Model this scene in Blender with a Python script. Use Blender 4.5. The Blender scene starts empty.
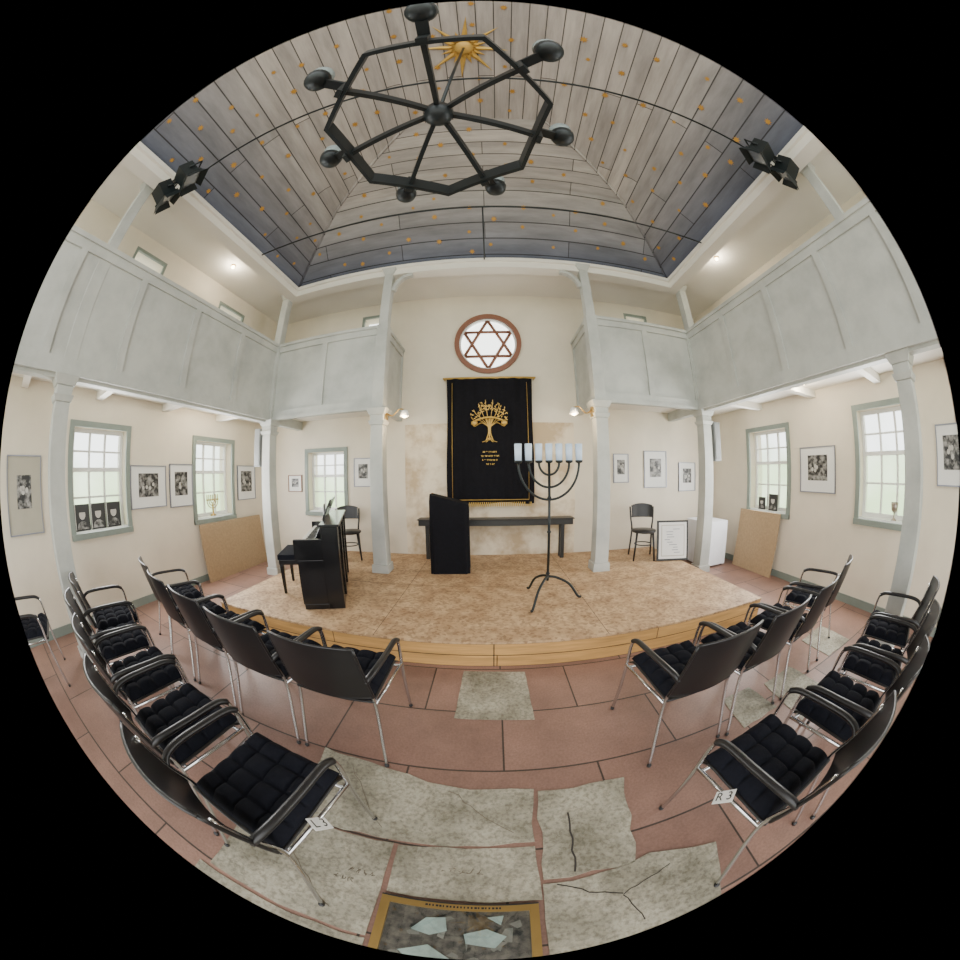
import bpy, math, random
from mathutils import Matrix, Vector
random.seed(7)
pi=math.pi
# ---------------------------------------------------------------- materials
def newmat(name):
    m=bpy.data.materials.new(name); m.use_nodes=True
    nt=m.node_tree; b=nt.nodes['Principled BSDF']
    return m,nt,b
def mat(name,col,rough=0.5,metal=0.0,var=0.06,scale=6.0,bump=0.0,bscale=None,emit=None,estr=0,spec=None,col2=None,lo=.3,hi=.7,detail=5):
    m,nt,b=newmat(name)
    b.inputs['Roughness'].default_value=rough; b.inputs['Metallic'].default_value=metal
    if spec is not None: b.inputs['Specular IOR Level'].default_value=spec
    tc=nt.nodes.new('ShaderNodeTexCoord')
    n=nt.nodes.new('ShaderNodeTexNoise'); n.inputs['Scale'].default_value=scale; n.inputs['Detail'].default_value=detail; n.inputs['Roughness'].default_value=.6
    nt.links.new(tc.outputs['Object'],n.inputs['Vector'])
    r=nt.nodes.new('ShaderNodeValToRGB')
    c2=col2 if col2 else tuple(max(0,c*(1-var*2)) for c in col)
    r.color_ramp.elements[0].position=lo; r.color_ramp.elements[1].position=hi
    r.color_ramp.elements[0].color=(*c2,1); r.color_ramp.elements[1].color=(*col,1)
    nt.links.new(n.outputs['Fac'],r.inputs['Fac']); nt.links.new(r.outputs['Color'],b.inputs['Base Color'])
    if bump>0:
        n2=nt.nodes.new('ShaderNodeTexNoise'); n2.inputs['Scale'].default_value=bscale or scale*6; n2.inputs['Detail'].default_value=4
        nt.links.new(tc.outputs['Object'],n2.inputs['Vector'])
        bp=nt.nodes.new('ShaderNodeBump'); bp.inputs['Strength'].default_value=bump; bp.inputs['Distance'].default_value=0.01
        nt.links.new(n2.outputs['Fac'],bp.inputs['Height']); nt.links.new(bp.outputs['Normal'],b.inputs['Normal'])
    if emit:
        b.inputs['Emission Color'].default_value=(*emit,1); b.inputs['Emission Strength'].default_value=estr
    return m
def speckle(m,scale,amount,dark=(.2,.2,.2),kind='VORONOI',lo=.0,hi=.5):
    nt=m.node_tree; N=nt.nodes; L=nt.links; b=N['Principled BSDF']
    src=b.inputs['Base Color'].links[0].from_socket
    tc=N.new('ShaderNodeTexCoord')
    if kind=='VORONOI':
        t=N.new('ShaderNodeTexVoronoi'); t.inputs['Scale'].default_value=scale; o=t.outputs['Color']
        sep=N.new('ShaderNodeSeparateColor'); L.new(o,sep.inputs[0]); o=sep.outputs[0]
    else:
        t=N.new('ShaderNodeTexNoise'); t.inputs['Scale'].default_value=scale; t.inputs['Detail'].default_value=10; t.inputs['Roughness'].default_value=.7; o=t.outputs['Fac']
    L.new(tc.outputs['Object'],t.inputs['Vector'])
    r=N.new('ShaderNodeValToRGB'); r.color_ramp.elements[0].position=lo; r.color_ramp.elements[1].position=hi
    r.color_ramp.elements[0].color=(*dark,1); r.color_ramp.elements[1].color=(1,1,1,1)
    L.new(o,r.inputs['Fac'])
    mx=N.new('ShaderNodeMix'); mx.data_type='RGBA'; mx.blend_type='MULTIPLY'; mx.inputs[0].default_value=amount
    L.new(src,mx.inputs[6]); L.new(r.outputs['Color'],mx.inputs[7]); L.new(mx.outputs[2],b.inputs['Base Color'])
def brickmat(name,axes,bw,bh,c1,c2,mortar,msize,rough=0.6,grad=None,nz=0.35,nscale=3.0,off=0.5,stretch=(1,1,1),shift=(0,0)):
    m,nt,b=newmat(name); N=nt.nodes; L=nt.links
    tc=N.new('ShaderNodeTexCoord'); s=N.new('ShaderNodeSeparateXYZ'); L.new(tc.outputs['Object'],s.inputs[0])
    c=N.new('ShaderNodeCombineXYZ')
    for i in range(2):
        ad=N.new('ShaderNodeMath'); ad.operation='ADD'; ad.inputs[1].default_value=shift[i]+50*[bw,bh][i]
        L.new(s.outputs[axes[i]],ad.inputs[0]); L.new(ad.outputs[0],c.inputs[i])
    br=N.new('ShaderNodeTexBrick'); L.new(c.outputs[0],br.inputs['Vector'])
    br.inputs['Scale'].default_value=1; br.inputs['Brick Width'].default_value=bw; br.inputs['Row Height'].default_value=bh
    br.inputs['Mortar Size'].default_value=msize; br.inputs['Mortar Smooth'].default_value=0.1
    br.inputs['Color1'].default_value=(*c1,1); br.inputs['Color2'].default_value=(*c2,1); br.inputs['Mortar'].default_value=(*mortar,1)
    br.offset=off
    mp=N.new('ShaderNodeMapping'); mp.inputs['Scale'].default_value=stretch; L.new(tc.outputs['Object'],mp.inputs[0])
    n=N.new('ShaderNodeTexNoise'); n.inputs['Scale'].default_value=nscale; n.inputs['Detail'].default_value=8; n.inputs['Roughness'].default_value=0.65
    L.new(mp.outputs[0],n.inputs['Vector'])
    r=N.new('ShaderNodeValToRGB'); r.color_ramp.elements[0].position=0.3; r.color_ramp.elements[1].position=0.75
    k=1-nz; r.color_ramp.elements[0].color=(k,k,k,1); r.color_ramp.elements[1].color=(1,1,1,1)
    L.new(n.outputs['Fac'],r.inputs['Fac'])
    mx=N.new('ShaderNodeMix'); mx.data_type='RGBA'; mx.blend_type='MULTIPLY'; mx.inputs[0].default_value=1
    L.new(br.outputs['Color'],mx.inputs[6]); L.new(r.outputs['Color'],mx.inputs[7])
    out=mx.outputs[2]
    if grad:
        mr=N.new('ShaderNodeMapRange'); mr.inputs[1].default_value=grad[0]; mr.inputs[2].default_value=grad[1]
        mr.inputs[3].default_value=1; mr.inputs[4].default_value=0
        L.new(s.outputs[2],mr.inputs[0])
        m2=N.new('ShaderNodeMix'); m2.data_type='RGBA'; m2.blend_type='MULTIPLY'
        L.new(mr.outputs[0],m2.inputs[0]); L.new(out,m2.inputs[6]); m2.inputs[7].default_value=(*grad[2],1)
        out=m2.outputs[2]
    L.new(out,b.inputs['Base Color']); b.inputs['Roughness'].default_value=rough
    bp=N.new('ShaderNodeBump'); bp.inputs['Strength'].default_value=0.4; bp.inputs['Distance'].default_value=0.01; bp.invert=True
    L.new(br.outputs['Fac'],bp.inputs['Height']); L.new(bp.outputs['Normal'],b.inputs['Normal'])
    return m
M={}
M['wall']=mat('wall_plaster',(0.76,0.685,0.56),0.9,var=0.06,scale=1.5,bump=0.15,bscale=40)
M['apse']=mat('old_plaster',(0.76,0.66,0.50),0.9,col2=(0.50,0.38,0.24),scale=1.9,bump=0.25,bscale=30,lo=.40,hi=.56,detail=12)
M['wood']=mat('painted_wood_grey',(0.50,0.51,0.475),0.6,col2=(0.38,0.39,0.365),scale=2.4,bump=0.08,lo=.3,hi=.6,detail=9)
M['ceil']=mat('ceiling_white',(0.80,0.77,0.70),0.8,var=0.03,scale=1.5)
M['gframe']=mat('window_casing_grey',(0.22,0.26,0.23),0.5,var=0.05)
M['white']=mat('sash_white',(0.78,0.78,0.76),0.5,var=0.02)
M['black']=mat('black_plywood',(0.013,0.012,0.013),0.38,var=0.1)
M['cushion']=mat('cushion_fabric',(0.010,0.011,0.017),0.95,var=0.15,scale=60,bump=0.3,bscale=200,spec=.15)
M['chrome']=mat('chrome',(0.65,0.65,0.66),0.2,metal=1,var=0.02)
M['iron']=mat('black_iron',(0.014,0.020,0.022),0.42,metal=0.3,var=0.1)
M['cloth']=mat('black_velvet',(0.006,0.006,0.009),0.9,var=0.2,scale=20,spec=.2)
M['gold']=mat('gold_embroidery',(0.66,0.42,0.10),0.45,metal=0.3,var=0.1)
M['goldp']=mat('gold_paint',(0.50,0.26,0.035),0.5,metal=0.1,var=0.1)
M['osb']=mat('stage_board_top',(0.62,0.43,0.25),0.6,col2=(0.36,0.215,0.11),scale=5,bump=0.05,lo=.3,hi=.66,detail=12)
speckle(M['osb'],38,.7,(.40,.34,.30),'VORONOI',.0,.6)
M['pine']=brickmat('pine_planks',(0,2),2.9,0.115,(0.74,0.44,0.16),(0.64,0.36,0.12),(0.10,0.055,0.02),0.004,0.5,nz=0.45,nscale=3,stretch=(0.6,1,9),shift=(1.4,0))
M['tile']=brickmat('terracotta_slabs',(0,1),1.05,0.53,(0.40,0.235,0.18),(0.31,0.18,0.14),(0.07,0.05,0.04),0.006,0.45,nz=0.4,nscale=2.2,shift=(0.45,-0.03))
speckle(M['tile'],70,.5,(.55,.5,.45),'NOISE',.35,.6)
M['stone']=mat('grey_stone',(0.43,0.40,0.31),0.65,col2=(0.19,0.175,0.125),scale=2.8,bump=0.8,bscale=18,lo=.35,hi=.60,detail=12)
speckle(M['stone'],48,.65,(.35,.33,.3),'NOISE',.38,.55)
M['crack']=mat('dark_joint',(0.04,0.034,0.03),0.9)
M['etch']=mat('engraving',(0.14,0.11,0.08),0.9)
M['board']=mat('chipboard',(0.44,0.31,0.18),0.8,var=0.12,scale=30)
M['darkwood']=mat('dark_wood',(0.03,0.02,0.015),0.4,var=0.2)
M['brown']=mat('brown_ring',(0.22,0.085,0.045),0.5)
M['piano']=mat('piano_black',(0.007,0.007,0.008),0.2,var=0.1)
M['keys']=mat('ivory_keys',(0.8,0.78,0.72),0.3,var=0.02)
M['linen']=mat('white_linen',(0.86,0.88,0.93),0.8,var=0.03)
M['candle']=mat('candle_glass',(0.55,0.66,0.80),0.25,var=0.03,emit=(0.65,0.8,1.0),estr=0.2)
M['brass']=mat('brass',(0.45,0.30,0.10),0.35,metal=.8)
M['silver']=mat('silver',(0.35,0.30,0.26),0.3,metal=.9)
M['paper']=mat('mat_board',(0.78,0.775,0.75),0.8,var=0.02)
M['greymat']=mat('grey_mount',(0.44,0.41,0.33),0.8,var=0.04)
M['fblack']=mat('frame_dark',(0.02,0.02,0.02),0.4)
M['falu']=mat('frame_light',(0.26,0.27,0.32),0.35,metal=0.3)
M['photo']=mat('photo_print',(0.34,0.33,0.31),0.4,col2=(0.01,0.01,0.01),scale=14,lo=.42,hi=.64)
M['skin']=mat('print_highlight',(0.55,0.53,0.49),0.5)
M['speaker']=mat('speaker_grey',(0.22,0.23,0.23),0.6)
M['bulb']=mat('warm_bulb',(1,0.85,0.6),0.4,emit=(1,0.72,0.38),estr=20)
M['lampglass']=mat('tea_light_glass',(0.30,0.36,0.36),0.15,var=0.03)
M['lens']=mat('lamp_lens',(0.3,0.32,0.36),0.1,metal=0.6)
M['label']=mat('label_card',(0.85,0.85,0.83),0.6,var=0.01)
M['shard']=mat('glass_shard',(0.45,0.55,0.52),0.15,var=0.25,scale=9)
M['shard2']=mat('stone_fragment',(0.26,0.25,0.22),0.5,var=0.3,scale=9)
M['pit']=mat('rubble_base',(0.14,0.12,0.10),0.5,col2=(0.015,0.015,0.015),scale=22,lo=.4,hi=.65,detail=10)
M['stainglass']=mat('frosted_star_pane',(0.9,0.92,0.9),0.6,var=0.02,emit=(0.95,1,0.97),estr=3)
pl1=(0.56,0.51,0.46); pl2=(0.42,0.385,0.355)
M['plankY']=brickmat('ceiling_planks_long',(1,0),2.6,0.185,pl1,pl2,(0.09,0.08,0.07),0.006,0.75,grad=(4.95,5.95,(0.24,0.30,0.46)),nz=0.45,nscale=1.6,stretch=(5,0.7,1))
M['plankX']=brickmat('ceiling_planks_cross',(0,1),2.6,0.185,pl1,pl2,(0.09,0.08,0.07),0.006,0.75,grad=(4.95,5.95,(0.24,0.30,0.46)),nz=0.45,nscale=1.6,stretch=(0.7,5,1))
def panemat(name,tint,fog,kind='T'):
    m,nt,b=newmat(name); N=nt.nodes; L=nt.links
    out=N['Material Output']
    tr=N.new('ShaderNodeBsdfTransparent'); tr.inputs[0].default_value=(*tint,1)
    if kind=='T': tl=N.new('ShaderNodeBsdfTranslucent'); tl.inputs[0].default_value=(*tint,1)
    else: tl=N.new('ShaderNodeBsdfGlossy'); tl.inputs['Roughness'].default_value=.03
    mx=N.new('ShaderNodeMixShader'); mx.inputs[0].default_value=fog
    L.new(tr.outputs[0],mx.inputs[1]); L.new(tl.outputs[0],mx.inputs[2]); L.new(mx.outputs[0],out.inputs[0])
    return m
M['pane']=panemat('clear_pane',(0.95,1,0.98),0.06)
M['frost']=panemat('frosted_pane',(0.78,0.93,0.68),0.35)
M['cover']=panemat('glass_cover',(0.93,0.97,0.95),0.16,'G')
# ---------------------------------------------------------------- mesh builder
class MB:
    def __init__(s): s.v=[];s.f=[];s.m=[];s.mats=[];s.M=Matrix.Identity(4);s.sm=[]
    def mi(s,k):
        if k not in s.mats: s.mats.append(k)
        return s.mats.index(k)
    def add(s,vs,fs,k,smooth=False):
        o=len(s.v); i=s.mi(k)
        s.v+= [tuple(s.M@Vector(p)) for p in vs]
        for f in fs: s.f.append([o+a for a in f]); s.m.append(i); s.sm.append(smooth)
    def box(s,a,b,k,R=None):
        x0,y0,z0=a;x1,y1,z1=b
        vs=[(x0,y0,z0),(x1,y0,z0),(x1,y1,z0),(x0,y1,z0),(x0,y0,z1),(x1,y0,z1),(x1,y1,z1),(x0,y1,z1)]
        if R is not None: vs=[tuple(R@Vector(p)) for p in vs]
        s.add(vs,[(0,3,2,1),(4,5,6,7),(0,1,5,4),(1,2,6,5),(2,3,7,6),(3,0,4,7)],k)
    def hexa(s,bot,top,k):
        s.add(list(bot)+list(top),[(0,3,2,1),(4,5,6,7),(0,1,5,4),(1,2,6,5),(2,3,7,6),(3,0,4,7)],k)
    def taper(s,c,z0,z1,w0,w1,k):
        x,y=c
        q=lambda w,z:[(x-w,y-w,z),(x+w,y-w,z),(x+w,y+w,z),(x-w,y+w,z)]
        s.hexa(q(w0,z0),q(w1,z1),k)
    def quad(s,p,k): s.add(p,[tuple(range(len(p)))],k)
    def prism(s,pts,z0,z1,k):
        n=len(pts); vs=[(p[0],p[1],z0) for p in pts]+[(p[0],p[1],z1) for p in pts]
        s.add(vs,[tuple(range(n))[::-1],tuple(range(n,2*n))]+[(i,(i+1)%n,n+(i+1)%n,n+i) for i in range(n)],k)
    def tube(s,pts,r,k,n=8,closed=False,flat=None):
        P=[Vector(p) for p in pts]; c=len(P); vs=[];fs=[]
        T=[]
        for i in range(c):
            a=P[(i-1)%c] if (closed or i>0) else P[i]; b=P[(i+1)%c] if (closed or i<c-1) else P[i]
            T.append((b-a).normalized())
        up=Vector((0,0,1)) if abs(T[0].z)<0.9 else Vector((1,0,0))
        nrm=(up-T[0]*up.dot(T[0])).normalized()
        for i in range(c):
            nrm=(nrm-T[i]*nrm.dot(T[i])).normalized(); bn=T[i].cross(nrm)
            rr=r[i] if isinstance(r,(list,tuple)) else r
            for j in range(n):
                a=2*pi*j/n; vs.append(tuple(P[i]+nrm*math.cos(a)*rr*(flat or 1)+bn*math.sin(a)*rr))
        for i in range(c if closed else c-1):
            for j in range(n):
                i2=(i+1)%c; fs.append((i*n+j,i*n+(j+1)%n,i2*n+(j+1)%n,i2*n+j))
        if not closed: fs.append(tuple(range(n))[::-1]); fs.append(tuple((c-1)*n+j for j in range(n)))
        s.add(vs,fs,k,True)
    def lathe(s,prof,c,k,n=20,smooth=True):
        vs=[];fs=[]
        for r,z in prof:
            for j in range(n):
                a=2*pi*j/n; vs.append((c[0]+r*math.cos(a),c[1]+r*math.sin(a),c[2]+z))
        for i in range(len(prof)-1):
            for j in range(n): fs.append((i*n+j,i*n+(j+1)%n,(i+1)*n+(j+1)%n,(i+1)*n+j))
        if prof[0][0]>1e-4: fs.append(tuple(range(n))[::-1])
        if prof[-1][0]>1e-4: fs.append(tuple((len(prof)-1)*n+j for j in range(n)))
        s.add(vs,fs,k,smooth)
    def grid(s,fn,nu,nv,k,smooth=True):
        vs=[fn(i/nu,j/nv) for i in range(nu+1) for j in range(nv+1)]
        fs=[(i*(nv+1)+j,(i+1)*(nv+1)+j,(i+1)*(nv+1)+j+1,i*(nv+1)+j+1) for i in range(nu) for j in range(nv)]
        s.add(vs,fs,k,smooth)
    def mesh(s,name):
        me=bpy.data.meshes.new(name); me.from_pydata(s.v,[],s.f)
        for k in s.mats: me.materials.append(M[k])
        for p,i,sm in zip(me.polygons,s.m,s.sm): p.material_index=i; p.use_smooth=sm
        me.update(); return me
    def obj(s,name,bevel=0,loc=None,rz=0):
        o=bpy.data.objects.new(name,s.mesh(name)); bpy.context.collection.objects.link(o)
        if loc: o.location=loc
        o.rotation_euler=(0,0,rz)
        if bevel:
            b=o.modifiers.new('bevel','BEVEL'); b.width=bevel; b.segments=2; b.limit_method='ANGLE'
        return o
def smooth_path(pts,n=6):
    P=[Vector(p) for p in pts]; out=[]
    Q=[P[0]]+P+[P[-1]]
    for i in range(1,len(Q)-2):
        p0,p1,p2,p3=Q[i-1],Q[i],Q[i+1],Q[i+2]
        for t in range(n):
            t/=n
            out.append(0.5*((2*p1)+(-p0+p2)*t+(2*p0-5*p1+4*p2-p3)*t*t+(-p0+3*p1-3*p2+p3)*t**3))
    out.append(P[-1]); return [tuple(p) for p in out]
# ---------------------------------------------------------------- constants
WX=4.45; YN=5.0; YB=-2.6; YG=4.0; EP=.006
GL=-3.52; GR=3.32
ZW=(2.55,3.82); ZE=(2.61,3.92); ZC=4.9
SIDE={'north':Matrix.Translation((0,YN,0)),
      'west':Matrix.Translation((-WX,0,0))@Matrix.Rotation(pi/2,4,'Z'),
      'east':Matrix.Translation((WX,0,0))@Matrix.Rotation(-pi/2,4,'Z')}
def wall(name,side,u0,u1,z0,z1,holes,k,th=0.35):
    b=MB(); b.M=SIDE[side]
    us=sorted(set([u0,u1]+[h[0] for h in holes]+[h[1] for h in holes])); zs=sorted(set([z0,z1]+[h[2] for h in holes]+[h[3] for h in holes]))
    for i in range(len(us)-1):
        for j in range(len(zs)-1):
            cu=(us[i]+us[i+1])/2; cz=(zs[j]+zs[j+1])/2
            if any(h[0]<cu<h[1] and h[2]<cz<h[3] for h in holes): continue
            b.box((us[i],0,zs[j]),(us[i+1],th,zs[j+1]),k)
    return b
west=[(1.34,0.84,1.04,2.22),(3.50,0.84,.98,2.20),(-1.2,0.86,1.0,2.24)]
east=[(-1.24,0.86,1.06,2.34),(-3.45,0.86,.98,2.27),(1.2,0.86,1.0,2.24)]
westu=[(1.42,0.66,4.28,4.68),(3.45,0.72,4.26,4.62)]; eastu=[(-1.4,0.7,4.3,4.65),(-3.5,0.7,4.3,4.65)]
north=[(-2.98,0.80,0.95,2.05)]; northu=[(-2.12,0.52,4.34,4.66),(2.90,0.52,4.46,4.70)]
H=lambda l:[(u-w/2,u+w/2,a,b) for u,w,a,b in l]
b=wall('wall_west','west',YB,YN+0.35,0,5.1,H(west+westu),'wall'); b.obj('wall_west')
b=wall('wall_east','east',-YN-0.35,-YB,0,5.1,H(east+eastu),'wall'); b.obj('wall_east')
SX,SZ,SR=0.0,3.88,0.58
b=wall('wall_north','north',-WX,WX,0,5.1,H(north+northu)+[(SX-.7,SX+.7,SZ-.7,SZ+.7)],'wall')
n=48; vs=[];fs=[]
for i in range(n):
    a=2*pi*i/n; c,s_=math.cos(a),math.sin(a); q=0.7/max(abs(c),abs(s_))
    for d in (0,0.35):
        vs.append((SX+SR*c,d,SZ+SR*s_)); vs.append((SX+q*c,d,SZ+q*s_))
for i in range(n):
    j=(i+1)%n; A=i*4;B=j*4
    fs+= [(A,A+1,B+1,B),(A+2,B+2,B+3,A+3),(A,B,B+2,A+2)]
b.add(vs,fs,'wall')
b.box((-1.42,-0.012,0.2),(1.42,0.0,2.45),'apse')
b.obj('wall_north')
# ---------------------------------------------------------------- windows
wn=[0]
def window(side,u,w,z0,z1,cols=3,small=False):
    wn[0]+=1
    b=MB(); b.M=SIDE[side]@Matrix.Translation((u,0,0)); h=w/2; f=0.07
    if not small:
        b.box((-h-f,-0.03,z0-f),(-h,0.0,z1+f),'gframe'); b.box((h,-0.03,z0-f),(h+f,0.0,z1+f),'gframe')
        b.box((-h,-0.03,z1),(h,0.0,z1+f),'gframe')
        b.box((-h-f,-0.05,z0-f),(h+f,0.0,z0),'gframe')
        b.box((-h,0.0,z0),(h,0.20,z0+.02),'white')
        d0,d1=0.14,0.19; zz0=z0+.02; k='white'
    else:
        d0,d1=0.0,0.05; zz0=z0; k='gframe'
    b.box((-h,d0,zz0),(-h+.045,d1,z1),k); b.box((h-.045,d0,zz0),(h,d1,z1),k)
    b.box((-h+.045,d0,zz0),(h-.045,d1,zz0+.05),k); b.box((-h+.045,d0,z1-.045),(h-.045,d1,z1),k)
    if not small:
        iz0=zz0+.05; iz1=z1-.045; zt=iz0+(iz1-iz0)*0.60
        b.box((-h+.045,d0-.01,zt-.025),(h-.045,d1+.01,zt+.025),'white')
        for i in range(1,cols):
            x=-h+.045+(w-.09)*i/cols; t=0.014
            b.box((x-t,d0+.005,iz0),(x+t,d1-.005,iz1),'white')
        for zz in (iz0+(zt-iz0)*.5, zt+(iz1-zt)*.5): b.box((-h+.045,d0+.01,zz-.011),(h-.045,d1-.01,zz+.011),'white')
        b.quad([(-h+.02,d1-.02,iz0),(h-.02,d1-.02,iz0),(h-.02,d1-.02,zt),(-h+.02,d1-.02,zt)],'frost')
        b.quad([(-h+.02,d1-.02,zt),(h-.02,d1-.02,zt),(h-.02,d1-.02,iz1),(-h+.02,d1-.02,iz1)],'pane')
    else:
        b.quad([(-h+.02,d1-.02,z0),(h-.02,d1-.02,z0),(h-.02,d1-.02,z1),(-h+.02,d1-.02,z1)],'pane')
    return b.obj('window_%d'%wn[0])
for w_ in west: window('west',*w_)
for w_ in east: window('east',*w_)
window('north',*north[0])
for w_ in westu: window('west',*w_,small=True)
for w_ in eastu: window('east',*w_,small=True)
for w_ in northu: window('north',*w_,small=True)
b=MB(); b.M=Matrix.Translation((SX,YN,SZ))
def ring(b,r0,r1,y0,y1,k,n=48):
    vs=[];fs=[]
    for i in range(n):
        a=2*pi*i/n; c,s_=math.cos(a),math.sin(a)
        vs+=[(r0*c,y0,r0*s_),(r1*c,y0,r1*s_),(r1*c,y1,r1*s_),(r0*c,y1,r0*s_)]
    for i in range(n):
        A=i*4;B=((i+1)%n)*4
        fs+=[(A,A+1,B+1,B),(A+1,A+2,B+2,B+1),(A+2,A+3,B+3,B+2),(A+3,A,B,B+3)]
    b.add(vs,fs,k)
ring(b,0.50,0.58,-0.05,0.03,'brown'); ring(b,0.47,0.50,0.0,0.06,'white')
for t in (0,1):
    P=[(0.48*math.sin(2*pi*i/3+t*pi),0.48*math.cos(2*pi*i/3+t*pi)) for i in range(3)]
    for i in range(3):
        a=P[i];c=P[(i+1)%3]; b.tube([(a[0],0.03+t*.004,a[1]),(c[0],0.03+t*.004,c[1])],0.028,'brown',n=4)
vs=[(0.5*math.cos(2*pi*i/40),0.07,0.5*math.sin(2*pi*i/40)) for i in range(40)]
b.add(vs,[tuple(range(40))],'stainglass'); b.obj('window_star')
# ---------------------------------------------------------------- floor, stage
b=MB(); b.box((-WX-.35,YB,-0.15),(WX+.35,YN+.35,0),'tile'); b.obj('floor')
b=MB(); ST=0.25; SY=2.20; SXW=2.95
b.box((-SXW,SY,0.0),(SXW,YN-.013,ST-.018),'pine'); b.box((-SXW-.004,SY-.006,ST-.018),(SXW+.004,YN-.013,ST),'osb')
for x in (-1.0,1.0): b.box((x-.002,SY-.004,ST),(x+.002,YN-.02,ST+.0009),'crack')
b.box((-SXW,3.5,ST),(SXW,3.504,ST+.0009),'crack')
b.box((0.02,SY-.004,0.0),(0.028,SY,ST-.02),'crack')
b.obj('stage_platform')
ST+=.001
def rough(pts,j=.012,step=.09):
    out=[]
    for i in range(len(pts)):
        a=Vector(pts[i]);c=Vector(pts[(i+1)%len(pts)]); n=max(1,int((c-a).length/step))
        for t in range(n):
            p=a.lerp(c,t/n); out.append((p.x+random.uniform(-j,j),p.y+random.uniform(-j,j)))
    return out
def slab(pts,k='stone',z=0.006,nm='stone_floor_slab',j=.008):
    b=MB(); b.prism(rough(pts,j),0.0,z,k); return b.obj(nm)
slab([(-.24,1.55),(.29,1.53),(.27,2.1),(-.22,2.12)],j=.004)
slab([(-.95,.565),(-.40,.57),(.20,.60),(.215,.95),(-.2,.96),(-.55,1.04),(-.97,1.08)],j=.012)
slab([(-1.15,.01),(-.42,.01),(-.41,.55),(-.95,.545),(-1.16,.46)],j=.006)
slab([(-.395,.275),(.205,.27),(.20,.582),(-.2,.565),(-.39,.55)],j=.005)
slab([(.235,.93),(.225,.375),(.62,.385),(.70,.92)],j=.012)
slab([(.22,.355),(.21,-.3),(.80,-.3),(1.0,.30),(.68,.395),(.45,.36)],j=.008)
slab([(2.05,.72),(2.55,.75),(2.5,1.28),(2.1,1.25)]); slab([(1.62,.95),(1.98,.97),(1.95,1.3),(1.65,1.28)])
slab([(3.0,1.1),(3.5,1.1),(3.5,1.55),(3.0,1.5)])
slab([(-1.2,-.3),(-.42,-.3),(-.42,-.01),(-1.2,-.01)])
b=MB()
def crack(pts,w=.006,k='crack'):
    for a,c in zip(pts[:-1],pts[1:]):
        d=Vector((c[0]-a[0],c[1]-a[1],0)); q=Vector((-d.y,d.x,0)).normalized()*w/2
        b.quad([(a[0]-q.x,a[1]-q.y,.0075),(c[0]-q.x,c[1]-q.y,.0075),(c[0]+q.x,c[1]+q.y,.0075),(a[0]+q.x,a[1]+q.y,.0075)],k)
def jag(a,c,n,j,w,k='crack'):
    P=[(a[0]+(c[0]-a[0])*t/n+random.uniform(-j,j),a[1]+(c[1]-a[1])*t/n+random.uniform(-j,j)) for t in range(n+1)]
    crack(P,w,k)
jag((.37,.76),(.355,.40),9,.006,.009); jag((.27,.34),(.52,.22),8,.008,.006); jag((.52,.22),(.58,.05),5,.006,.005); jag((.52,.22),(.75,.30),7,.006,.004)
jag((-.75,1.0),(-.5,.62),7,.012,.003,'etch'); jag((-.2,.93),(.1,.66),8,.012,.003,'etch'); jag((-.9,.4),(-.6,.1),8,.012,.004,'etch')
def letters(x,y,n,s,w=.0035):
    for i in range(n):
        for q in range(3):
            a=(x+random.uniform(0,s*.8),y+random.uniform(0,s)); c=(x+random.uniform(0,s*.8),y+random.uniform(0,s)); m_=((a[0]+c[0])/2+random.uniform(-.006,.006),(a[1]+c[1])/2)
            crack([a,m_,c],w,'etch')
        x+=s*1.05
letters(-.20,.42,5,.036); letters(-.57,.33,4,.03); letters(-.62,.27,3,.03)
b.obj('floor_joint_marks')
b=MB(); x0,x1,y0,y1=-.40,.19,-.33,.255; f=.035
b.box((x0,y0,0),(x1,y1,.006),'pit')
for bx in (((x0,y1-f,0),(x1,y1,.022)),((x0,y0,0),(x1,y0+f,.022)),((x0,y0+f,0),(x0+f,y1-f,.022)),((x1-f,y0+f,0),(x1,y1-f,.022))): b.box(*bx,'brass')
b.box((x0,y1-.003,0),(x1,y1+.004,.024),'fblack')
for i in range(22): b.box((x0+.17+i*.013,y1-.022,.022),(x0+.17+i*.013+random.uniform(.005,.010),y1-.012,.0226),'fblack')
for i in range(34):
    cx=random.uniform(x0+.07,x1-.07); cy=random.uniform(-.25,y1-.08); R=random.uniform(.015,.045); n=random.randint(3,6)
    an=sorted(random.uniform(0,2*pi) for _ in range(n))
    if max((an[(i_+1)%n]-an[i_])%(2*pi) for i_ in range(n))>pi: continue
    z=random.uniform(.007,.013)
    b.prism([(cx+R*random.uniform(.7,1.2)*math.cos(a),cy+R*math.sin(a)) for a in an],.006,z,'shard2')
for P in ([(-.27,.10),(-.22,.17),(-.15,.18),(-.14,.11),(-.2,.08)],[(-.08,.10),(0,.13),(.07,.09),(.03,.03),(-.07,.05)],[(.0,.19),(.06,.2),(.05,.15)],[(-.3,-.02),(-.2,.03),(-.1,-.05),(-.2,-.12)]):
    b.prism(P,.013,.016,'shard')
b.quad([(x0+f,y0+f,.019),(x1-f,y0+f,.019),(x1-f,y1-f,.019),(x0+f,y1-f,.019)],'cover')
b.obj('floor_display_case')
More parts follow.
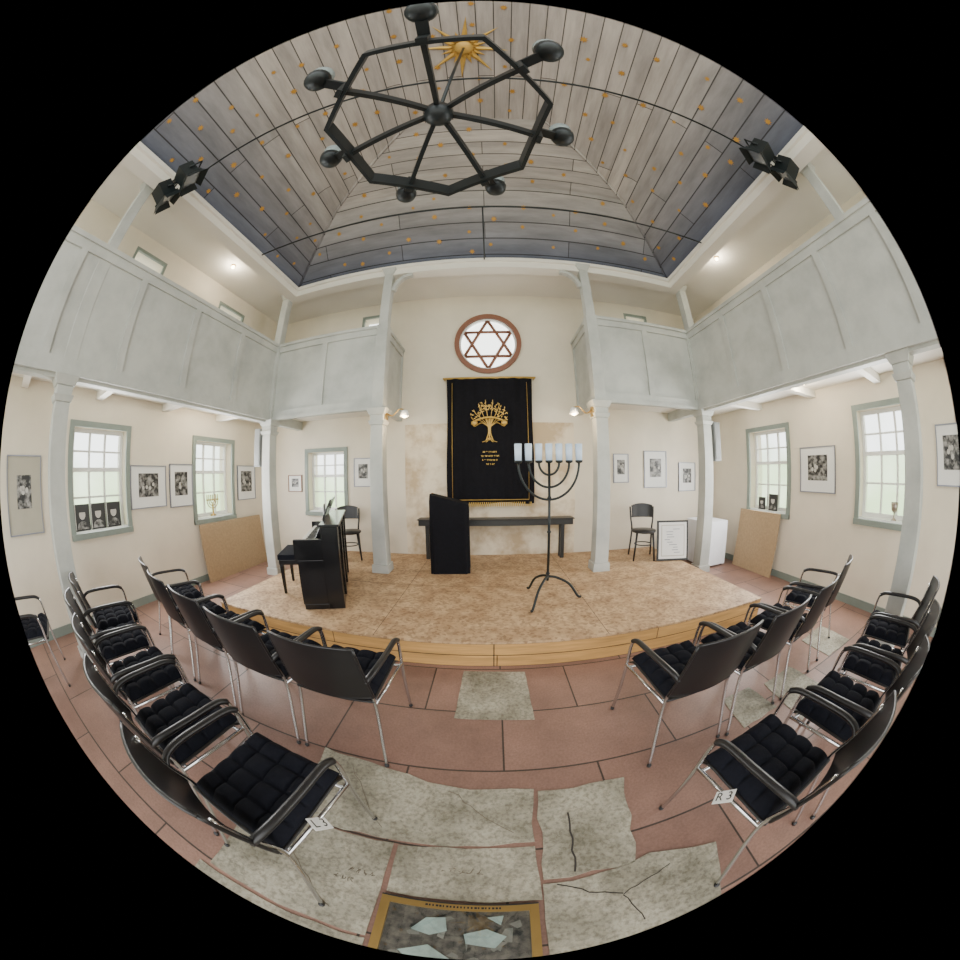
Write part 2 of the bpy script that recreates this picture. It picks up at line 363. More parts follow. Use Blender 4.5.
# ---------------------------------------------------------------- galleries
def panelled(b,u0,u1,z0,z1,y,nm=4):
    b.box((u0,y,z0),(u1,y+.05,z1),'wood')
    b.box((u0,y-.025,z0),(u1,y,z0+.12),'wood'); b.box((u0,y-.025,z1-.13),(u1,y,z1-.03),'wood')
    b.box((u0,y-.05,z1-.03),(u1,y+.08,z1+.02),'wood')
    b.box((u0,y-.04,z0-.03),(u1,y+.05,z0+.02),'wood')
    for i in range(nm+1):
        x=u0+(u1-u0)*i/nm; w=.045
        xa=max(u0,x-w); xb=min(u1,x+w)
        b.box((xa,y-.025,z0+.12),(xb,y,z1-.13),'wood')
def gallery(name,side):
    sg=-1 if side=='west' else 1; G=abs(GL if sg<0 else GR); ZG0,ZG1=ZW if sg<0 else ZE
    b=MB(); Yn=YN-EP; Wx=WX-EP
    b.M=SIDE[side]; y=-(WX-G)
    if side=='west': panelled(b,YB,YG,ZG0,ZG1,y,7)
    else: panelled(b,-YG,-YB,ZG0,ZG1,y,7)
    b.M=Matrix.Identity(4)
    xi=sg*1.52
    a,c=(sg*G,xi) if sg*G<xi else (xi,sg*G)
    panelled(b,a,c,ZG0,ZG1,YG,2)
    if sg<0: b.M=Matrix.Translation((xi,0,0))@Matrix.Rotation(pi/2,4,'Z'); panelled(b,YG+.05,Yn,ZG0,ZG1,0,1)
    else: b.M=Matrix.Translation((xi,0,0))@Matrix.Rotation(-pi/2,4,'Z'); panelled(b,-Yn,-YG-.05,ZG0,ZG1,0,1)
    b.M=Matrix.Identity(4)
    A,C=sorted((sg*(G+.05),sg*Wx)); b.box((A,YB,ZG0+.1),(C,Yn,ZG0+.2),'ceil')
    A,C=sorted((sg*(G+.05),sg*1.57)); b.box((A,YG+.05,ZG0+.1),(C,Yn,ZG0+.2),'ceil')
    y=YB+.4
    while y<YG:
        A,C=sorted((sg*(G+.05),sg*Wx)); b.box((A,y-.05,ZG0+.0),(C,y+.05,ZG0+.1),'ceil'); y+=1.15
    A,C=sorted((sg*(G+.02),sg*(G+.14))); b.box((A,YB,ZG0-.06),(C,Yn,ZG0+.1),'wood')
    b.obj('gallery_'+side)
gallery('gallery_west','west'); gallery('gallery_east','east')
def column(x,y,z0,brace=0):
    b=MB(); ZG0,ZG1=ZW if x<0 else ZE
    b.taper((x,y),z0,z0+.12,.125,.12,'wood'); b.taper((x,y),z0+.12,ZG0-.26,.10,.088,'wood')
    b.taper((x,y),ZG0-.26,ZG0-.20,.10,.12,'wood'); b.taper((x,y),ZG0-.20,ZG0-.12,.095,.10,'wood'); b.taper((x,y),ZG0-.12,ZG0-.03,.11,.15,'wood')
    b.taper((x,y),ZG0-.03,ZG1,.085,.085,'wood')
    b.taper((x,y),ZG1,ZC-.12,.07,.07,'wood'); b.taper((x,y),ZC-.12,ZC-.02,.075,.12,'wood')
    if brace:
        zt=ZC-.13
        for i in range(8):
            a0=pi/2*i/8; a1=pi/2*(i+1)/8
            f_=lambda a,r: (x+brace*(.06+.32-r*math.cos(a)),zt-.32+r*math.sin(a))
            p=[f_(a0,.32),f_(a1,.32),f_(a1,.26),f_(a0,.26)]
            b.hexa([(q[0],y-.04,q[1]) for q in p],[(q[0],y+.04,q[1]) for q in p],'wood')
    return b.obj('column',bevel=.006)
column(-3.60,.55,0); column(3.46,.64,0); column(-3.55,4.02,0); column(3.43,4.02,0); column(-1.52,3.98,ST,1); column(1.52,3.98,ST,-1)
for (x,y) in ((-3.74,3.98),(3.63,3.98)):
    b=MB(); b.box((x-.07,y-.07,1.78),(x+.07,y+.07,2.40),'speaker'); b.box((x-.055,y-.078,1.80),(x+.055,y-.07,2.38),'speaker'); b.obj('column_loudspeaker',bevel=.006)
# ---------------------------------------------------------------- ceilings
b=MB(); VL,VR,VF=-3.30,3.15,3.95
b.box((-WX-.35,YB,ZC),(VL,YN+.35,ZC+.1),'ceil'); b.box((VR,YB,ZC),(WX+.35,YN+.35,ZC+.1),'ceil'); b.box((VL,VF,ZC),(VR,YN+.35,ZC+.1),'ceil')
b.obj('ceiling')
b=MB()
b.box((VL-.2,VF-.02,ZC-.14),(VR+.2,VF+.18,ZC),'ceil'); b.box((VL-.2,YB,ZC-.14),(VL-.0,VF-.02,ZC),'ceil'); b.box((VR,YB,ZC-.14),(VR+.2,VF-.02,ZC),'ceil')
b.box((VL,VF-.06,ZC-.03),(VR,VF-.02,ZC+.03),'ceil'); b.box((VL,YB,ZC-.03),(VL+.04,VF-.06,ZC+.03),'ceil'); b.box((VR-.04,YB,ZC-.03),(VR,VF-.06,ZC+.03),'ceil')
b.obj('trim_1')
LV=[(VL,VR,VF,ZC+.03),(VL+1.0,VR-1.0,VF-.85,ZC+.95),(VL+2.3,VR-2.3,VF-1.9,ZC+1.45)]
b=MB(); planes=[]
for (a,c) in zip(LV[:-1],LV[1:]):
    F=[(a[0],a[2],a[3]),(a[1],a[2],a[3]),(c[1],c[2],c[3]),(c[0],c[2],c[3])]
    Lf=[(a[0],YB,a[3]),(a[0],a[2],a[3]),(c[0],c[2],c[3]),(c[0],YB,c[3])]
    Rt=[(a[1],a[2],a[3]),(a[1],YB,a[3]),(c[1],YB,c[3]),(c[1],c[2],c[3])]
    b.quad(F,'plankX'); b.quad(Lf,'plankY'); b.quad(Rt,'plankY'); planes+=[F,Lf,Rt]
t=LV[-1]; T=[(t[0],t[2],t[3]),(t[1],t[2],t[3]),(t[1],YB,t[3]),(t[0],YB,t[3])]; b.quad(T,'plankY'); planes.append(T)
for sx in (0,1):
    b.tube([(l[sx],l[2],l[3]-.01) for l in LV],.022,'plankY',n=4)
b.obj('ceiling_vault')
b=MB()
for P in planes:
    P=[Vector(p) for p in P]; nrm=(P[1]-P[0]).cross(P[3]-P[0]).normalized()
    ctr=sum(P,Vector())/4
    if nrm.dot(Vector((0,.5,2))-ctr)<0: nrm=-nrm
    e1=(P[1]-P[0]).normalized()
    if abs(e1.y)<.5: e1=Vector((1,0,0))
    e2=nrm.cross(e1).normalized()
    uv=[((p-P[0]).dot(e1),(p-P[0]).dot(e2)) for p in P]
    u0,u1=min(q[0] for q in uv),max(q[0] for q in uv); v0,v1=min(q[1] for q in uv),max(q[1] for q in uv)
    def inside(u,v):
        sg=None
        for i in range(4):
            a=uv[i];c=uv[(i+1)%4]; cr=(c[0]-a[0])*(v-a[1])-(c[1]-a[1])*(u-a[0])
            L_=math.hypot(c[0]-a[0],c[1]-a[1]); d=cr/L_
            if sg is None: sg=1 if d>0 else -1
            if d*sg<.10: return False
        return True
    st=.42; r_=0; u=u0+.1
    while u<u1:
        v=v0+(.1 if r_%2 else .3)
        while v<v1:
            uu=u+random.uniform(-.08,.08); vv=v+random.uniform(-.08,.08)
            if inside(uu,vv):
                o=P[0]+e1*uu+e2*vv+nrm*.012; R=random.uniform(.035,.055); ph=random.random(); vs=[o]
                for i in range(16):
                    rr=R if i%2==0 else R*.45; an=ph+2*pi*i/16; vs.append(o+e1*rr*math.cos(an)+e2*rr*math.sin(an))
                b.add([tuple(p) for p in vs],[(0,i+1,(i+1)%16+1) for i in range(16)],'goldp')
            v+=st
        u+=st; r_+=1
b.obj('ceiling_painted_stars')
CX,CY,CZ=-.24,.84,3.57
SXn,SYn=-.15,.83
zt=LV[-1][3]; b=MB()
b.lathe([(0.0,-.05),(.08,-.04),(.11,-.01),(.12,0)],(SXn,SYn,zt-.005),'gold',24)
for i in range(16):
    a=2*pi*i/16+.1; R=(.50,.27)[i%2]; w=.085
    c,s_=math.cos(a),math.sin(a)
    b.add([(SXn+.09*c-w*.5*s_,SYn+.09*s_+w*.5*c,zt-.012),(SXn+.09*c+w*.5*s_,SYn+.09*s_-w*.5*c,zt-.012),(SXn+R*c,SYn+R*s_,zt-.02),(SXn+.15*c,SYn+.15*s_,zt-.05)],[(0,2,3),(2,1,3),(0,1,2)],'gold')
b.obj('sun_ornament')
for y in (.93,2.75):
    b=MB(); b.tube([(VL+.045,y,ZC-.01),(VR-.045,y,ZC-.01)],.011,'iron',6)
    if y>2: b.tube([(-.02,y,ZC-.01),(-.02,VF-.065,ZC-.01)],.011,'iron',6)
    b.obj('tie_rod')
# ---------------------------------------------------------------- chandelier
b=MB(); b.M=Matrix.Translation((CX,CY,CZ)); RR=.635; hb=.055
vt=[(RR*math.cos(-pi/2+pi/7+2*pi*i/7),RR*math.sin(-pi/2+pi/7+2*pi*i/7)) for i in range(7)]
for i in range(7):
    a=vt[i-1]; c=vt[i]; f=.955
    b.hexa([(a[0]*f,a[1]*f,-hb),(c[0]*f,c[1]*f,-hb),(c[0],c[1],-hb),(a[0],a[1],-hb)],[(a[0]*f,a[1]*f,hb),(c[0]*f,c[1]*f,hb),(c[0],c[1],hb),(a[0],a[1],hb)],'iron')
    an=-pi/2+2*pi*i/7; R=Matrix.Rotation(an,3,'Z'); ap=RR*math.cos(pi/7)
    w_=.014
    b.hexa([tuple(R@Vector(p)) for p in ((.04,-w_,.10),(ap,-w_,-.035),(ap,w_,-.035),(.04,w_,.10))],[tuple(R@Vector(p)) for p in ((.04,-w_,.16),(ap,-w_,.03),(ap,w_,.03),(.04,w_,.16))],'iron')
    b.box((ap-.005,-.028,-.065),(ap+.025,.028,.10),'iron',R)
    b.box((ap+.02,-.030,.06),(ap+.19,.030,.085),'iron',R)
    cx,cy=(R@Vector((ap+.18,0,0))).xy
    b.lathe([(0,.04),(.045,.045),(.07,.07),(.078,.11),(.072,.11),(.05,.08)],(cx,cy,0),'iron',20)
    b.lathe([(.05,.08),(.062,.11),(.075,.185),(.068,.185),(.045,.11),(0,.10)],(cx,cy,0),'lampglass',16)
b.lathe([(0,.03),(.05,.035),(.085,.08),(.085,.15),(.04,.18),(.02,.22)],(0,0,0),'iron',20)
b.tube([(0,0,.2),(SXn-CX,SYn-CY,zt-CZ-.06)],.014,'iron',8)
b.obj('chandelier')
# ---------------------------------------------------------------- spotlights
def spots(x,y,z,sg):
    b=MB()
    b.tube([(x+sg*.28,y,ZC-.15),(x+sg*.1,y,z+.15),(x,y,z+.02)],.015,'iron',6)
    b.tube([(x-sg*.18,y+.02,z+.12),(x+sg*.14,y-.04,z+.10)],.015,'iron',6)
    for (dx,dy,dz,yaw) in ((-.17*sg,.02,.02,.5),(.15*sg,-.02,-.07,.2)):
        b.M=Matrix.Translation((x+dx,y+dy,z+dz))@Matrix.Rotation(yaw*sg,4,'Z')@Matrix.Rotation(-.6,4,'X')@Matrix.Scale(1.15,4)
        b.box((-.085,-.11,-.075),(.085,.05,.075),'iron'); b.box((-.10,.05,-.09),(.10,.075,.09),'iron')
        b.quad([(-.08,.077,-.07),(.08,.077,-.07),(.08,.077,.07),(-.08,.077,.07)],'lens')
        for q in ([(-.1,.07,.09),(.1,.07,.09),(.12,.13,.13),(-.12,.13,.13)],[(-.1,.07,-.09),(.1,.07,-.09),(.12,.13,-.13),(-.12,.13,-.13)],
                  [(.1,.07,-.08),(.1,.07,.08),(.14,.13,.10),(.14,.13,-.10)],[(-.1,.07,-.08),(-.1,.07,.08),(-.14,.13,.10),(-.14,.13,-.10)]):
            b.quad(q,'iron')
        b.tube([(-.1,-.02,0),(-.11,-.02,.13),(.11,-.02,.13),(.1,-.02,0)],.01,'iron',5)
        b.M=Matrix.Identity(4)
    b.tube(smooth_path([(x,y,z+.1),(x+sg*.15,y,z-.14),(x+sg*.3,y-.05,z-.04),(x+sg*.33,y,ZC-.15)]),.008,'iron',5)
    b.obj('stage_spotlight')
spots(-3.04,.74,4.60,-1); spots(2.88,.80,4.68,1)
def bulb(x,y,z):
    b=MB(); b.lathe([(0.02,-.05),(.035,-.02),(.035,0)],(x,y,z),'bulb',12); b.lathe([(.035,-.02),(.045,-.02),(.045,0)],(x,y,z),'brass',12); b.obj('ceiling_spot_lamp')
for p in ((-3.85,3.0,ZW[0]+.1),(-3.95,4.1,ZW[0]+.1),(3.85,2.2,ZE[0]+.1),(-3.85,2.7,ZC),(3.55,2.95,ZC)): bulb(*p)
for sg in (-1,1):
    b=MB(); x=sg*1.43; z=2.46; y=3.98
    b.box((min(x,x-sg*.03),y-.05,z-.09),(max(x,x-sg*.03),y+.05,z+.05),'brass')
    b.tube(smooth_path([(x-sg*.02,y,z),(x-sg*.12,y-.03,z-.05),(x-sg*.22,y-.05,z+.03),(x-sg*.30,y-.05,z+.02)]),.009,'brass',6)
    b.lathe([(.02,.02),(.045,0),(.065,-.07),(.06,-.075),(0,-.03)],(x-sg*.30,y-.05,z),'paper',14)
    b.lathe([(0,-.095),(.035,-.08),(.04,-.05),(.02,-.015),(0,-.01)],(x-sg*.30,y-.05,z),'bulb',12)
    b.obj('wall_sconce')
# ---------------------------------------------------------------- curtain
b=MB(); CW=.70; cz0,cz1=1.13,3.18; yc=4.90
b.tube([(-.76,yc,cz1+.02),(.78,yc,cz1+.02)],.018,'gold',8)
for x in (-.74,.76): b.tube([(x,yc,cz1+.02),(x,YN,cz1+.02)],.012,'gold',6)
def cf(u,v):
    x=-CW+.01+2*CW*u; z=cz0+(cz1-cz0)*v; e=abs(u-.5)*2
    return (x*(1+.012*math.sin(v*7)),yc-.02+.016*math.sin(u*46)*(.4+.6*e)+.01*math.sin(u*19+v*3),z+.015*math.sin(u*12)*(1-v))
b.grid(cf,90,10,'cloth')
yf=yc-.055
def bar(x0,z0,x1,z1,w=.02): b.tube([(x0,yf,z0),(x1,yf,z1)],w/2,'gold',4)
bar(-.60,1.19,.62,1.19,.012); bar(-.60,1.19,-.60,3.1,.007); bar(.62,1.19,.62,3.1,.007)
n=40
for i in range(n):
    x=-.68+1.36*i/n; b.box((x,yf-.004+.02,cz0-.05),(x+.015,yf+.022,cz0+.02),'gold')
tx,tz=.0,2.16
def br(pts,r): b.tube([(tx+p[0],yf,tz+p[1]) for p in smooth_path([(q[0],q[1],0) for q in pts],5)],r,'gold',5)
for dx in (-.03,0,.03): br([(dx*1.8,-.02),(dx*.5,.10),(dx*.7,.22),(dx*1.6,.33)],.010)
for dx in (-.12,-.06,.06,.12): br([(0,.03),(dx*.5,-.03),(dx,-.05)],.006)
tips=[(-.27,.24),(-.29,.36),(-.25,.48),(-.17,.58),(-.06,.64),(.06,.64),(.17,.58),(.25,.48),(.29,.36),(.27,.24)]
for t_ in tips:
    br([(0,.18),(t_[0]*.45,.20+t_[1]*.25),(t_[0]*.85,t_[1]*.85),t_],.005)
for i in range(85):
    a=random.uniform(-.1,pi+.1); R=random.uniform(.14,.31); x=tx+R*math.cos(a); z=tz+.34+R*math.sin(a)*.98
    d=random.uniform(0,pi); l=.024; w=.008
    c,s_=math.cos(d),math.sin(d)
    b.quad([(x-l*c,yf-.004,z-l*s_),(x-w*s_,yf-.004,z+w*c),(x+l*c,yf-.004,z+l*s_),(x+w*s_,yf-.004,z-w*c)],'gold')
for sx in (-.24,.24):
    b.lathe([(0,-.05),(.05,-.02),(.05,.02),(0,.05)],(tx+sx,yf,tz+.26),'gold',10)
b.tube([(tx-.22+.44*i/12,yf-.006,tz+.30+.05*math.sin(pi*i/12)) for i in range(13)],.016,'gold',5)
for r_,(wd,zz) in enumerate(((.22,1.94),(.28,1.875),(.24,1.81),(.12,1.745))):
    x=-wd/2+tx
    while x<wd/2+tx:
        l=random.uniform(.010,.018); h=.022
        b.box((x,yf-.003,zz+h-.006),(x+l,yf,zz+h),'gold')
        if random.random()<.8: b.box((x+l-.005,yf-.003,zz),(x+l,yf,zz+h-.006),'gold')
        if random.random()<.5: b.box((x,yf-.003,zz),(x+.005,yf,zz+h*.6),'gold')
        x+=l+(.009 if random.random()<.8 else .022)
b.obj('torah_ark_curtain')
b=MB(); b.box((-1.13,4.64,.80),(1.30,4.86,.89),'fblack'); b.box((-1.15,4.62,.89),(1.32,4.88,.905),'fblack')
for x in (-1.0,1.14):
    b.box((x-.03,4.68,ST),(x+.03,4.73,.80),'fblack' if x<0 else 'fblack'); b.box((x-.03,4.80,ST),(x+.03,4.85,.80),'fblack')
b.obj('altar_bench',bevel=.005)
b=MB()
def lf(u,v):
    a=2*pi*u; w,d=.27,.20
    c,s_=math.cos(a),math.sin(a); p=.25
    x=w*math.copysign(abs(c)**p,c); y=d*math.copysign(abs(s_)**p,s_)
    h=1.02+.07*(x/w)*-1
    k=1+ .03*math.sin(a*9)*(1-v)
    return (x*k*(1.0 if v<.97 else .97),y*k,h*v)
b.grid(lf,72,12,'cloth')
b.add([lf(i/72,1.0) for i in range(72)],[tuple(range(72))],'cloth')
b.box((-.24,-.17,0),(.24,.17,.9),'darkwood')
b.obj('draped_lectern',loc=(-.56,4.15,ST),rz=.08)
# ---------------------------------------------------------------- menorah
b=MB(); zt_=1.46
b.tube([(0,0,.22),(0,0,zt_)],.014,'iron',10)
for i in range(3):
    a=pi/2+2*pi*i/3+.5; c,s_=math.cos(a),math.sin(a)
    b.tube(smooth_path([(0,0,.27),(.10*c,.10*s_,.25),(.24*c,.24*s_,.17),(.34*c,.34*s_,.03),(.38*c,.38*s_,.015)]),.014,'iron',8)
for zz in (.3,.75,1.1): b.lathe([(.013,-.02),(.024,0),(.013,.02)],(0,0,zz),'iron',12)
for R in (.105,.21,.315):
    b.tube([(R*math.cos(pi+pi*i/28),0,zt_+R*math.sin(pi+pi*i/28)*1.2) for i in range(29)],.012,'iron',8)
for i in range(7):
    x=-.315+.105*i
    b.lathe([(.01,-.01),(.036,.0),(.04,.02),(.034,.02)],(x,0,zt_),'iron',16)
    b.lathe([(.034,.015),(.038,.19),(.034,.19),(.03,.12),(0,.12)],(x,0,zt_),'candle',16)
b.obj('standing_menorah',loc=(.60,3.06,ST),rz=-.03)
# ---------------------------------------------------------------- piano & bench
b=MB(); Lp=1.30
b.box((-.17,0,.0),(0,Lp,.86),'piano'); b.box((-.19,-.01,.86),(.02,Lp+.01,.885),'piano')
b.box((-.45,.03,.58),(-.17,Lp-.03,.67),'piano')
b.box((-.43,.10,.67),(-.28,Lp-.10,.69),'keys')
for i in range(30):
    if i%7 in (2,6): continue
    y=.12+i*(Lp-.24)/30; b.box((-.38,y,.69),(-.28,y+.018,.702),'piano')
for y in (0,Lp-.045):
    b.box((-.43,y,.0),(-.13,y+.045,.06),'piano'); b.box((-.47,y,.53),(-.17,y+.045,.74),'piano')
    b.box((-.44,y,.06),(-.17,y+.045,.53),'piano')
b.hexa([(-.28,.2,.69),(-.22,.2,.69),(-.22,Lp-.2,.69),(-.28,Lp-.2,.69)],[(-.19,.2,.86),(-.17,.2,.86),(-.17,Lp-.2,.86),(-.19,Lp-.2,.86)],'piano')
b.hexa([(-.20,.35,.885),(-.18,.35,.885),(-.18,Lp-.35,.885),(-.20,Lp-.35,.885)],[(-.10,.35,1.10),(-.08,.35,1.10),(-.08,Lp-.35,1.10),(-.10,Lp-.35,1.10)],'piano')
b.box((-.19,.45,.90),(-.18,.62,1.04),'paper')
for y in (.25,.65,1.05): b.box((.0,y,.06),(.02,y+.06,.84),'piano')
PX,PY,PR=-1.48,2.66,.42
b.obj('upright_piano',bevel=.004,loc=(PX,PY,ST),rz=PR)
b=MB(); b.box((-.15,-.28,.42),(.15,.28,.48),'cushion'); b.box((-.14,-.27,.36),(.14,.27,.42),'piano')
for sx in (-1,1):
    for sy in (-1,1): b.taper((sx*.115,sy*.235),0,.36,.016,.024,'piano')
q=Matrix.Rotation(PR,3,'Z')@Vector((-.64,.72,0))
b.obj('piano_bench',bevel=.006,loc=(PX+q.x,PY+q.y,ST),rz=PR)
# ---------------------------------------------------------------- bentwood chairs
def bentwood():
    b=MB()
    b.lathe([(0,.43),(.19,.43),(.205,.445),(.20,.465),(0,.47)],(0,0,0),'black',24)
    for sx in (-1,1):
        b.tube([(sx*.13,.13,.43),(sx*.17,.18,0.002)],[.018,.013],'black',8)
        b.tube(smooth_path([(sx*.19,-.24,0.004),(sx*.17,-.17,.43),(sx*.19,-.20,.62),(sx*.20,-.25,.80)]),.014,'black',8)
    b.tube([(.14*math.cos(a*pi/8),.14*math.sin(a*pi/8),.24) for a in range(16)],.009,'black',6,closed=True)
    def bk(u,v):
        a=(u-.5)*1.7; return (.235*math.sin(a),-.10-.15*math.cos(a)-.03*v,.64+.20*v-.03*(2*u-1)**2*v)
    b.grid(bk,14,4,'black')
    b.grid(lambda u,v:tuple(Vector(bk(u,v))+Vector((0,.014,0))),14,4,'black')
    b.tube([bk(i/14,1) for i in range(15)],.013,'black',8); b.tube([bk(i/14,0) for i in range(15)],.010,'black',8)
    return b.mesh('bentwood_chair')
bm=bentwood()
for (x,y,r) in ((2.40,4.32,pi-.3),(-2.28,4.50,pi+.5)):
    o=bpy.data.objects.new('bentwood_chair',bm); bpy.context.collection.objects.link(o); o.location=(x,y,ST); o.rotation_euler=(0,0,r)
# ---------------------------------------------------------------- stacking armchairs
def armchair():
    b=MB()
    for sx in (-1,1):
        b.tube(smooth_path([(sx*.275,.27,0.0),(sx*.27,.24,.30),(sx*.27,.225,.56),(sx*.27,.19,.625),(sx*.27,.12,.645)],5),.011,'chrome',8)
        b.tube(smooth_path([(sx*.27,.21,.615),(sx*.27,.15,.643),(sx*.272,0,.652),(sx*.268,-.14,.655),(sx*.255,-.22,.645),(sx*.235,-.255,.62)],5),.018,'black',8,flat=.85)
        b.tube(smooth_path([(sx*.26,-.31,0.0),(sx*.245,-.22,.30),(sx*.235,-.20,.46),(sx*.232,-.25,.62),(sx*.225,-.30,.80)],5),.011,'chrome',8)
        b.tube([(sx*.27,.235,.425),(sx*.238,-.20,.425)],.010,'chrome',8)
        b.lathe([(.014,0),(.014,.015)],(sx*.275,.27,0),'black',8); b.lathe([(.014,0),(.014,.015)],(sx*.26,-.31,0),'black',8)
    b.tube([(-.27,.20,.425),(.27,.20,.425)],.010,'chrome',8); b.tube([(-.24,-.17,.425),(.24,-.17,.425)],.010,'chrome',8)
    def seat(t): return lambda u,v:((u-.5)*.47,-.21+.46*v,.435+t+.012*(2*u-1)**2-(.03*max(0,(v-.85)/.15)**2))
    b.grid(seat(0.012),8,10,'black'); b.grid(seat(0),8,10,'black')
    for e in (0,1): b.tube([seat(.006)(e,j/10) for j in range(11)],.007,'black',6); b.tube([seat(.006)(j/8,e) for j in range(9)],.007,'black',6)
    def back(t):
        def f(u,v):
            x=(u-.5)*.50; z=.50+.36*v; k=1-(2*u-1)**2
            return (x*(1-.04*v),-.225-.10*v-.045*k+t,z+.012*k*v)
        return f
    b.grid(back(0),12,8,'black'); b.grid(back(.012),12,8,'black')
    for e in (0,1): b.tube([back(.006)(e,j/8) for j in range(9)],.008,'black',6); b.tube([back(.006)(j/12,e) for j in range(13)],.008,'black',6)
    N=4
    def cu(u,v):
        e=min(u,1-u,v,1-v)*2; edge=min(1,(e*5))**.5 if e>0 else 0
        p=(abs(math.sin(u*N*pi))*abs(math.sin(v*N*pi)))**.32
        return ((u-.5)*.46,-.20+.45*v,.455+edge*(.030+.032*p))
    b.grid(cu,56,56,'cushion')
    b.grid(lambda u,v:((u-.5)*.46,-.20+.45*v,.452),2,2,'cushion')
    return b.mesh('stacking_armchair')
am=armchair()
def txt(s,parent,loc,size=.055):
    cu=bpy.data.curves.new('label_text','FONT'); cu.body=s; cu.size=size; cu.extrude=.0005; cu.align_x='CENTER'; cu.align_y='CENTER'
    o=bpy.data.objects.new('label_text',cu); bpy.context.collection.objects.link(o); o.data.materials.append(M['fblack'])
    o.parent=parent; o.location=loc
def chair(x,y,r,label=None,lp=None,lr=None):
    o=bpy.data.objects.new('stacking_armchair',am); bpy.context.collection.objects.link(o); o.location=(x,y,0); o.rotation_euler=(0,0,r)
    if label:
        b=MB(); b.box((-.045,-.030,-.0015),(.045,.030,.0015),'label'); p=b.obj('label_card'); p.parent=o
        p.location=lp; p.rotation_euler=lr
        txt(label,p,(0,0,.002))
    return o
for (x,y,r) in ((-.83,1.37,.0),(-1.39,1.38,-.06),(-1.97,1.45,-.12),(-2.53,1.53,-.2),(-3.06,1.68,-.3)): chair(x,y,r)
chair(-.84,.44,-.12,'L 3',(.275,-.01,.44),(.25,.75,1.3))
for (x,y,r) in ((-1.45,.52,-.1),(-2.04,.62,-.14),(-2.63,.70,-.2),(-3.15,.86,-.2)): chair(x,y,r)
chair(-3.60,-.10,-.2)
for (x,y,r) in ((1.12,1.28,.05),(1.69,1.30,.1),(2.28,1.36,.18),(2.98,1.52,.3)): chair(x,y,r)
chair(1.13,.40,.10,'R 3',(-.275,.02,.44),(.25,-.75,-1.1))
for (x,y,r) in ((1.76,.40,.1),(2.38,.44,.15),(2.98,.54,.2)): chair(x,y,r)
# ---------------------------------------------------------------- pictures
def picture(side,u,z,w,h,frame='fblack',inner=.5,matk='paper'):
    b=MB(); b.M=SIDE[side]@Matrix.Translation((u,0,z)); f=.013; W=w/2;Hh=h/2
    b.box((-W,-.012,-Hh),(W,0,Hh),matk)
    for q in (((-W,-.025,-Hh),(-W+f,0,Hh)),((W-f,-.025,-Hh),(W,0,Hh)),((-W+f,-.025,Hh-f),(W-f,0,Hh)),((-W+f,-.025,-Hh),(W-f,0,-Hh+f))): b.box(*q,frame)
    iw,ih=W*inner,Hh*inner
    b.box((-iw,-.015,-ih+Hh*.08),(iw,-.012,ih+Hh*.08),'photo')
    for i in range(4):
        x=random.uniform(-.6,.6)*iw; zz=random.uniform(-.3,.3)*ih+Hh*.08; r=.1*ih+.006
        b.quad([(x+r*math.cos(2*pi*j/10),-.0155,zz+r*1.2*math.sin(2*pi*j/10)) for j in range(10)],'skin')
    return b.obj('framed_picture')
picture('west',.20,1.50,.50,.78,'falu',.42,'greymat')
picture('west',2.16,1.52,.64,.56,'falu',.55)
picture('west',2.78,1.52,.46,.62,'falu',.55)
picture('west',4.33,1.52,.50,.62,'falu',inner=.6)
picture('north',-3.70,1.48,.34,.32,'brown')
picture('north',-2.20,1.66,.36,.50,'falu')
picture('north',2.28,1.68,.30,.50,'falu')
picture('north',3.0,1.66,.50,.66,'falu')
picture('north',3.75,1.52,.42,.54,'falu')
picture('east',-2.42,1.64,.66,.62,'falu',.55)
picture('east',-.26,1.78,.44,.60,'falu',.55)
def portrait(side,u,z,w,h):
    b=MB(); b.M=SIDE[side]@Matrix.Translation((u,.03,z))
    b.box((-w/2,0,0),(w/2,.015,h),'fblack')
    q=w/2
    b.quad([(.42*q*math.cos(2*pi*j/16),-.002,h*.62+.42*q*1.25*math.sin(2*pi*j/16)) for j in range(16)],'skin')
    b.quad([(.46*q*math.cos(pi*j/12),-.003,h*.70+.52*q*math.sin(pi*j/12)) for j in range(13)],'fblack')
    b.quad([(-.8*q,-.002,.02),(.8*q,-.002,.02),(.6*q,-.002,h*.28),(.2*q,-.002,h*.36),(-.2*q,-.002,h*.36),(-.6*q,-.002,h*.28)],'photo')
    b.quad([(-q*.98,-.001,.01),(-q*.9,-.001,.01),(-q*.9,-.001,h*.99),(-q*.98,-.001,h*.99)],'paper')
    b.box((-.02,.015,0),(.02,.07,.02),'fblack')
    b.obj('portrait_photograph')
for i in range(3): portrait('west',1.05+.25*i,1.06,.23,.30)
portrait('east',-3.62,1.0,.16,.2); portrait('east',-3.36,1.0,.2,.26)
b=MB(); b.lathe([(.06,0),(.055,.014),(.016,.03),(.013,.2)],(0,0,0),'brass',14)
for R in (.042,.084,.126):
    b.tube([(0,R*math.cos(pi+pi*i/16),.25+R*math.sin(pi+pi*i/16)) for i in range(17)],.008,'brass',6)
for i in range(7): b.lathe([(.008,0),(.016,.01),(.016,.03),(.008,.03),(.008,.10)],(0,-.126+.042*i,.245),'brass',8)
b.obj('brass_menorah',loc=(-WX-.06,3.50,1.0))
b=MB(); b.lathe([(.045,0),(.038,.01),(.010,.03),(.010,.08),(.045,.11),(.058,.20),(.054,.20),(.038,.12),(0,.10)],(0,0,0),'silver',18); b.obj('kiddush_cup',loc=(WX+.06,1.12,1.08))
